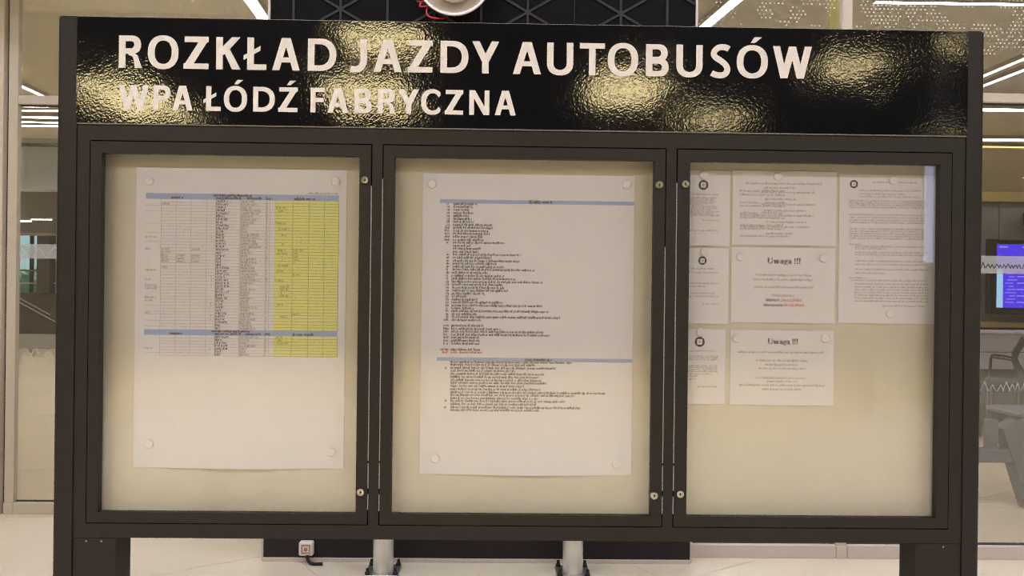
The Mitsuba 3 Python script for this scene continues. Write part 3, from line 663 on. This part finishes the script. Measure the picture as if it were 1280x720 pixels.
def emblem(t, cx, cz, r):
    a = np.arange(10) * np.pi / 5
    o = Polygon(np.stack([cx + r * np.cos(a), cz + r * np.sin(a)], 1)).buffer(r * .12)
    i = sbox(cx - r * .40, cz - r * .42, cx + r * .40, cz + r * .42).buffer(r * .18)
    put(t + '__emblem', facing(o.difference(i), YS - .0007, .0003), 'ink_bold', label='dark round emblem with a pale square centre')
    put(t + '__emblem__centre', facing(unary_union([sbox(cx - r * .1, cz - r * .32, cx + r * .1, cz + r * .32), sbox(cx - r * .32, cz - r * .1, cx + r * .32, cz + r * .1)]), YS - .0007, .0003), 'ink_grey')
emblem(N11, .5194, 1.8025, .0130); emblem(N21, .5192, 1.5845, .0112); emblem(N31, .5141, 1.3504, .0132); emblem(NC3, .956, 1.811, .0108)
# serif heading of the two warning notices
def serif(text, x0, x1, zb, cap):
    th, tn, out, x = .20, .085, [], 0.0
    for ch in text:
        L_ = lambda *p, r=th: LineString(p).buffer(r / 2, cap_style=2)
        if ch == 'U':
            q = [L_((.19, 1), (.19, .3)), L_((.70, 1), (.70, .3), r=tn), sbox(.0, .94, .38, 1), sbox(.55, .94, .84, 1)]
            a = np.linspace(np.pi, 2 * np.pi, 20)
            q.append(Polygon([(.445 + .355 * math.cos(k) , .32 + .335 * math.sin(k)) for k in a] + [(.43 + .23 * math.cos(k), .32 + .24 * math.sin(k)) for k in a[::-1]])); wd = .88
        elif ch == 'w':
            q = [para(.30, .13, .20, 0, .66), para(.30, .47, .09, 0, .66), para(.66, .49, .20, 0, .66), para(.66, .82, .09, 0, .66), sbox(0, .61, .27, .66), sbox(.36, .61, .62, .66), sbox(.72, .61, .94, .66)]; wd = .96
        elif ch == 'a':
            q = [L_((.38, .55), (.38, .06)), ell(.22, .20, .20, .21).difference(ell(.25, .20, .10, .13)), L_((.06, .53), (.15, .62), (.28, .63), (.39, .52), r=.11), sbox(.38, 0, .54, .07)]; wd = .58
        elif ch == 'g':
            q = [ell(.26, .44, .23, .22).difference(ell(.26, .44, .10, .17)), ell(.27, -.08, .26, .15).difference(ell(.27, -.08, .17, .08)), L_((.16, .26), (.13, .12), (.30, .06), r=.10), sbox(.38, .56, .54, .64)]; wd = .56
        elif ch == '!':
            q = [Polygon([(.09, .27), (.17, .27), (.23, .9), (.18, 1), (.08, 1), (.03, .9)]), ell(.13, .09, .10, .09)]; wd = .34
        else:
            q, wd = [], .28
        out += [affinity.translate(k, x, 0) for k in q]
        x += wd
    p = unary_union(out)
    sx = (x1 - x0) / (p.bounds[2] - p.bounds[0])
    return affinity.translate(affinity.scale(p, sx, cap, origin=(0, 0)), x0 - p.bounds[0] * sx, zb)
put(N22 + '__heading', facing(serif('Uwaga !!!', .7065, .8035, 1.5785, .0165), YS - .0007, .0003), 'ink_bold', label='bold heading word')
put(N32 + '__heading', facing(serif('Uwaga !!!', .7105, .7985, 1.3460, .0160), YS - .0007, .0003), 'ink_bold', label='bold heading word')
def words(text, x0, x1, zmid, cap):
    m = meshkit.text_mesh(text, cap, .0003, bold=True)
    v = np.array(m.vertices)
    s = (x1 - x0) / (v[:, 0].max() - v[:, 0].min())
    v[:, 0] = (v[:, 0] - v[:, 0].min()) * s + x0
    return trimesh.Trimesh(np.stack([v[:, 0], YS - .0004 - v[:, 2], v[:, 1] + zmid - cap / 2], 1), m.faces, process=False)
put(N22 + '__print', words('Odjazd kursu:', .722, .786, 1.487, .0066), 'ink_grey')
put(N22 + '__print', words('Wieluń', .703, .743, 1.4735, .0074), 'ink')
put(N22 + '__print', words('24.12.2016', .749, .807, 1.4735, .0074), 'ink_red', label='red date')
put(N22 + '__print', words('Warszawa', .697, .752, 1.4592, .0074), 'ink')
put(N22 + '__print', words('31.12.2016', .755, .815, 1.4592, .0074), 'ink_red', label='red date')

# round magnets that hold the sheets
pins = [(-1.0664, 1.792, 'top left corner of the timetable sheet'), (-.5377, 1.797, 'top right corner of the timetable sheet'), (-1.0578, 1.0428, 'bottom left corner of the timetable sheet'), (-.54, 1.0245, 'bottom right corner of the timetable sheet'),
        (-.2615, 1.794, 'top left corner of the middle case sheet'), (.2961, 1.7994, 'top right corner of the middle case sheet'), (-.2431, 1.0088, 'bottom left corner of the middle case sheet'), (.2768, .9971, 'bottom right corner of the middle case sheet'),
        (.5195, 1.8301, 'topmost narrow notice with an emblem'), (.7347, 1.8296, 'top edge of the small grey table notice'), (.5244, 1.6092, 'second narrow notice with an emblem'), (.6286, 1.5967, 'left corner of the red date notice'), (.8697, 1.595, 'right corner of the red date notice'),
        (.5156, 1.3778, 'lowest narrow notice with an emblem'), (.6199, 1.3616, 'left corner of the lowest warning notice'), (.8771, 1.3644, 'right corner of the lowest warning notice'), (1.0692, 1.8227, 'top edge of the tall printed notice'), (1.0645, 1.4381, 'bottom edge of the tall printed notice')]
for x, z, where in pins:
    big = z > 1.81
    r = .0125 if not big else .0125
    dy = YS - (.0012 if z > 1.1 else .0042)
    put('round_magnet', lathe([(0, 0), (r, 0), (r, .0042), (r * .86, .0056), (0, .0060)], 'y', (x, dy, z), 28), 'magnet_white', smooth=35,
        label='white round magnet on the ' + where, category='magnet', group='round magnets holding the sheets')

# ------------------------------------------------------------------ things behind the board
# horn loudspeaker on the lattice block
sx, sy, sz = -.326, 2.02, 3.139
H = thing('horn_loudspeaker', 'round beige horn loudspeaker with a white rim on the black lattice block', 'loudspeaker')
put(H + '__horn', lathe([(.180, .0), (.165, -.03), (.110, -.055), (.100, -.055), (.100, -.062), (.118, -.062), (.176, -.034), (.188, .0)], 'y', (sx, sy, sz), 56), 'horn_beige', smooth=40)
put(H + '__rim', lathe([(.182, -.004), (.197, -.004), (.199, .003), (.196, .009), (.184, .009), (.182, -.004)], 'y', (sx, sy, sz), 64), 'horn_white', smooth=50)
put(H + '__inner_horn', lathe([(0, -.055), (.110, -.052), (.114, .012), (.110, .016), (.102, .012), (.105, -.02), (.03, -.045), (0, -.045)], 'y', (sx, sy, sz), 48), 'horn_white', smooth=40, label='white inner horn ring')
put(H + '__driver', lathe([(0, -.062), (.06, -.062), (.06, -.10), (0, -.10)], 'y', (sx, sy, sz), 28), 'horn_beige', smooth=40)
put(H + '__bracket', box(sx - .04, sx + .04, 2.115, YB - .008, sz - .1, sz + .1, .004), 'horn_beige')
put(H + '__cable', tube(spline([(-.545, 2.125, 3.20), (-.53, 2.06, 3.11), (-.494, 2.04, 3.027), (-.508, 2.03, 2.999), (-.468, 2.03, 2.996)], 30), .0045), 'cable_red', smooth=True, label='red cable')
put(H + '__cable', tube(spline([(-.53, 2.125, 3.05), (-.464, 2.045, 2.998), (-.472, 2.03, 2.966), (-.459, 2.02, 2.938), (-.425, 2.02, 2.928), (-.393, 2.05, 2.936), (-.366, 2.09, 2.960), (-.35, 2.115, 3.00)], 40), .0045), 'cable_red', smooth=True, label='red cable')
# steel posts
for x, lab in ((-.657, 'stainless steel post with a bolted foot, left one under the notice board'), (.337, 'stainless steel post with a bolted foot, right one under the notice board')):
    t = thing('steel_post', lab, 'post', 'steel posts under the notice board')
    yc = 1.96
    put(t + '__tube', lathe([(0, .014), (.053, .014), (.053, .93), (.047, .945), (0, .945)], 'z', (x, yc, 0), 40), 'steel', smooth=35)
    put(t + '__base_plate', box(x - .088, x + .088, yc - .088, yc + .088, 0, .014, .003), 'alu')
    for dx in (-.071, .071):
        for dy in (-.071, .071):
            put(t + '__bolt', join(lathe([(0, .014), (.013, .014), (.013, .026), (.008, .030), (.008, .046), (0, .046)], 'z', (x + dx, yc + dy, 0), 6)), 'black')
# call box on the dark base
t = thing('call_box', 'small white square box with a reddish centre on the dark base', 'box')
cx, cz = -1.091, .080
put(t + '__housing', box(cx - .0385, cx + .0385, YB - .062, YB - .0205, cz - .039, cz + .039, .008), 'box_white', smooth=20)
put(t + '__face', ring_frame((cx - .024, cx + .024, cz - .024, cz + .024), (cx - .017, cx + .017, cz - .017, cz + .017), YB - .0640, YB - .060, .0008), 'button_red', label='reddish square border')
put(t + '__button', lathe([(0, 0), (.010, 0), (.010, .003), (.007, .005), (0, .005)], 'y', (cx, YB - .062, cz), 20), 'button_red', smooth=30)
put('black_cable', tube(spline([(-1.083, 2.085, .043), (-1.075, 2.07, .022), (-1.055, 2.06, .010), (-1.02, 2.055, .009), (-.995, 2.055, .009)], 24), .0085), 'black', smooth=True, label='short thick black cable from the white box to the floor', category='cable')

# ------------------------------------------------------------------ the room behind the right glass
t = thing('kiosk_wall', 'grey kiosk wall with an ochre coping behind the blue screen', 'partition')
put(t + '__panel', box(4.3, 5.62, 6.8, 6.95, 0, 2.54), 'mid_grey')
put(t + '__panel', box(5.626, 8.5, 6.8, 6.95, 0, 2.54), 'mid_grey')
put(t + '__coping', box(4.25, 8.55, 6.76, 6.98, 2.54, 2.655, .006), 'ochre')
put('ledge_shelf', box(4.4, 8.4, 6.56, 6.8, 1.12, 1.175, .006), 'ochre', label='narrow ochre ledge under the blue screen', category='shelf')
t = thing('display_screen', 'flat screen with a blue violet picture behind the right glass', 'screen')
put(t + '__casing', box(5.295, 6.74, 6.44, 6.52, 1.272, 2.098, .01), 'bezel')
scene[t + '__picture'] = {**mikit.ply(quads([(5.377, 6.66, 1.345, 2.042)], 6.4385), 'black'), 'emitter': {'type': 'area', 'radiance': rgb(.085, .045, .80), 'sampling_weight': .3}}
scene[t + '__side_bar'] = {**mikit.ply(quads([(5.377, 5.447, 1.345, 1.79)], 6.4375), 'black'), 'emitter': {'type': 'area', 'radiance': rgb(.36, .62, .85), 'sampling_weight': .05}}
rq = random.Random(3)
scene[t + '__text_lines'] = {**mikit.ply(quads([(5.47 + .02 * (i % 3), 5.56 + rq.uniform(0, .05), 1.40 + .035 * i, 1.409 + .035 * i) for i in range(11)] + [(5.60, 5.66 + rq.uniform(0, .15), 1.40 + .07 * i, 1.412 + .07 * i) for i in range(8)] + [(5.40, 5.50, 2.0, 2.02), (5.66, 5.80, 2.0, 2.02)], 6.4375), 'black'), 'emitter': {'type': 'area', 'radiance': rgb(.30, .26, .85), 'sampling_weight': .05}}
note(t + '__text_lines', 'pale lines of text', kind='stuff')
put(t + '__bracket', box(5.9, 6.1, 6.52, 6.8, 1.55, 1.8), 'bezel')
t = thing('wall_camera', 'small dark device on the kiosk wall above the blue screen', 'camera')
put(t + '__body', box(5.87, 6.02, 6.62, 6.76, 2.28, 2.42, .01), 'bezel')
put(t + '__mount', box(5.92, 5.97, 6.76, 6.8, 2.33, 2.38), 'bezel')
t = thing('service_desk', 'long pale lilac service desk behind the right glass', 'desk')
put(t + '__front', box(4.2, 8.2, 6.0, 6.03, .71, 1.08, .004), 'lilac_white')
put(t + '__top', box(4.15, 8.25, 5.96, 6.5, 1.08, 1.10, .004), 'lilac_white')
put(t + '__groove', box(4.2, 8.2, 5.996, 6.0, .885, .893), 'mid_grey')
put(t + '__rail', box(4.2, 8.2, 5.985, 6.03, .63, .71, .003), 'chair_grey')
for k in range(9):
    x = 4.45 + k * .34
    put(t + '__support', box(x, x + .2, 6.05, 6.1, 0, .66, .003), 'chair_grey')
t = thing('arm_chair', 'dark counter chair with a curved back before the lilac desk', 'chair')
turn = trimesh.transformations.rotation_matrix(-math.radians(33), [0, 0, 1], [4.88, 5.2, 0])
turn[0, 3] -= .06
def turned(m):
    m = m.copy(); m.apply_transform(turn); return m
prof = spline([(4.912, .66), (4.885, .78), (4.845, .89), (4.875, .98), (4.915, 1.06)], 16)
put(t + '__backrest', turned(facing(LineString(prof).buffer(.025, cap_style=1), 5.15, .40)), 'chair_grey')
put(t + '__seat', turned(box(4.60, 4.90, 5.15, 5.55, .62, .672, .01)), 'chair_grey')
for y in (5.16, 5.54):
    put(t + '__armrest', turned(tube([(4.645, y, .66), (4.648, y, .80), (4.652, y, .885), (4.675, y, .893), (4.76, y, .885), (4.85, y, .87)], .010)), 'chair_grey', smooth=True)
for x in (4.63, 4.88):
    for y in (5.18, 5.53):
        put(t + '__leg', turned(tube([(x, y, 0), (x, y, .3), (x, y, .63)], .012)), 'chair_grey')
t = thing('waiting_bench', 'grey waiting bench end with a slanted leg close behind the right glass', 'bench')
put(t + '__beam', box(3.05, 3.60, 3.25, 3.35, .325, .418, .008), 'bench_grey')
put(t + '__support', box(3.344, 3.419, 3.27, 3.33, .41, .62, .006), 'bench_grey')
put(t + '__leg', facing(Polygon([(3.43, .56), (3.60, .66), (3.98, .66), (3.78, .0), (3.62, .0), (3.52, .30)]), 3.24, .12), 'bench_grey')
put(t + '__seat', box(3.52, 4.2, 3.20, 3.6, .645, .68, .012), 'bench_grey')
put(t + '__leg', box(3.07, 3.13, 3.27, 3.33, 0, .33, .004), 'bench_grey')
# departure display hanging in the hall in front (mirrored at the right edge of the right door)
t = thing('departure_display', 'pale blue lit departure display hanging in the hall in front', 'screen')
put(t + '__casing', box(4.83, 6.25, -7.16, -7.012, 1.80, 3.03, .01), 'bezel')
v = np.array([[4.885, -7.01, 1.85], [6.2, -7.01, 1.85], [6.2, -7.01, 2.98], [4.885, -7.01, 2.98]])
scene[t + '__picture'] = {**mikit.ply(trimesh.Trimesh(v, [[0, 2, 1], [0, 3, 2]], process=False), 'black'), 'emitter': {'type': 'area', 'radiance': rgb(.9, 1.05, 1.7), 'sampling_weight': .4}}
for x in (5.1, 5.95): put(t + '__hanger', box(x, x + .03, -7.10, -7.07, 3.02, 4.5), 'alu')
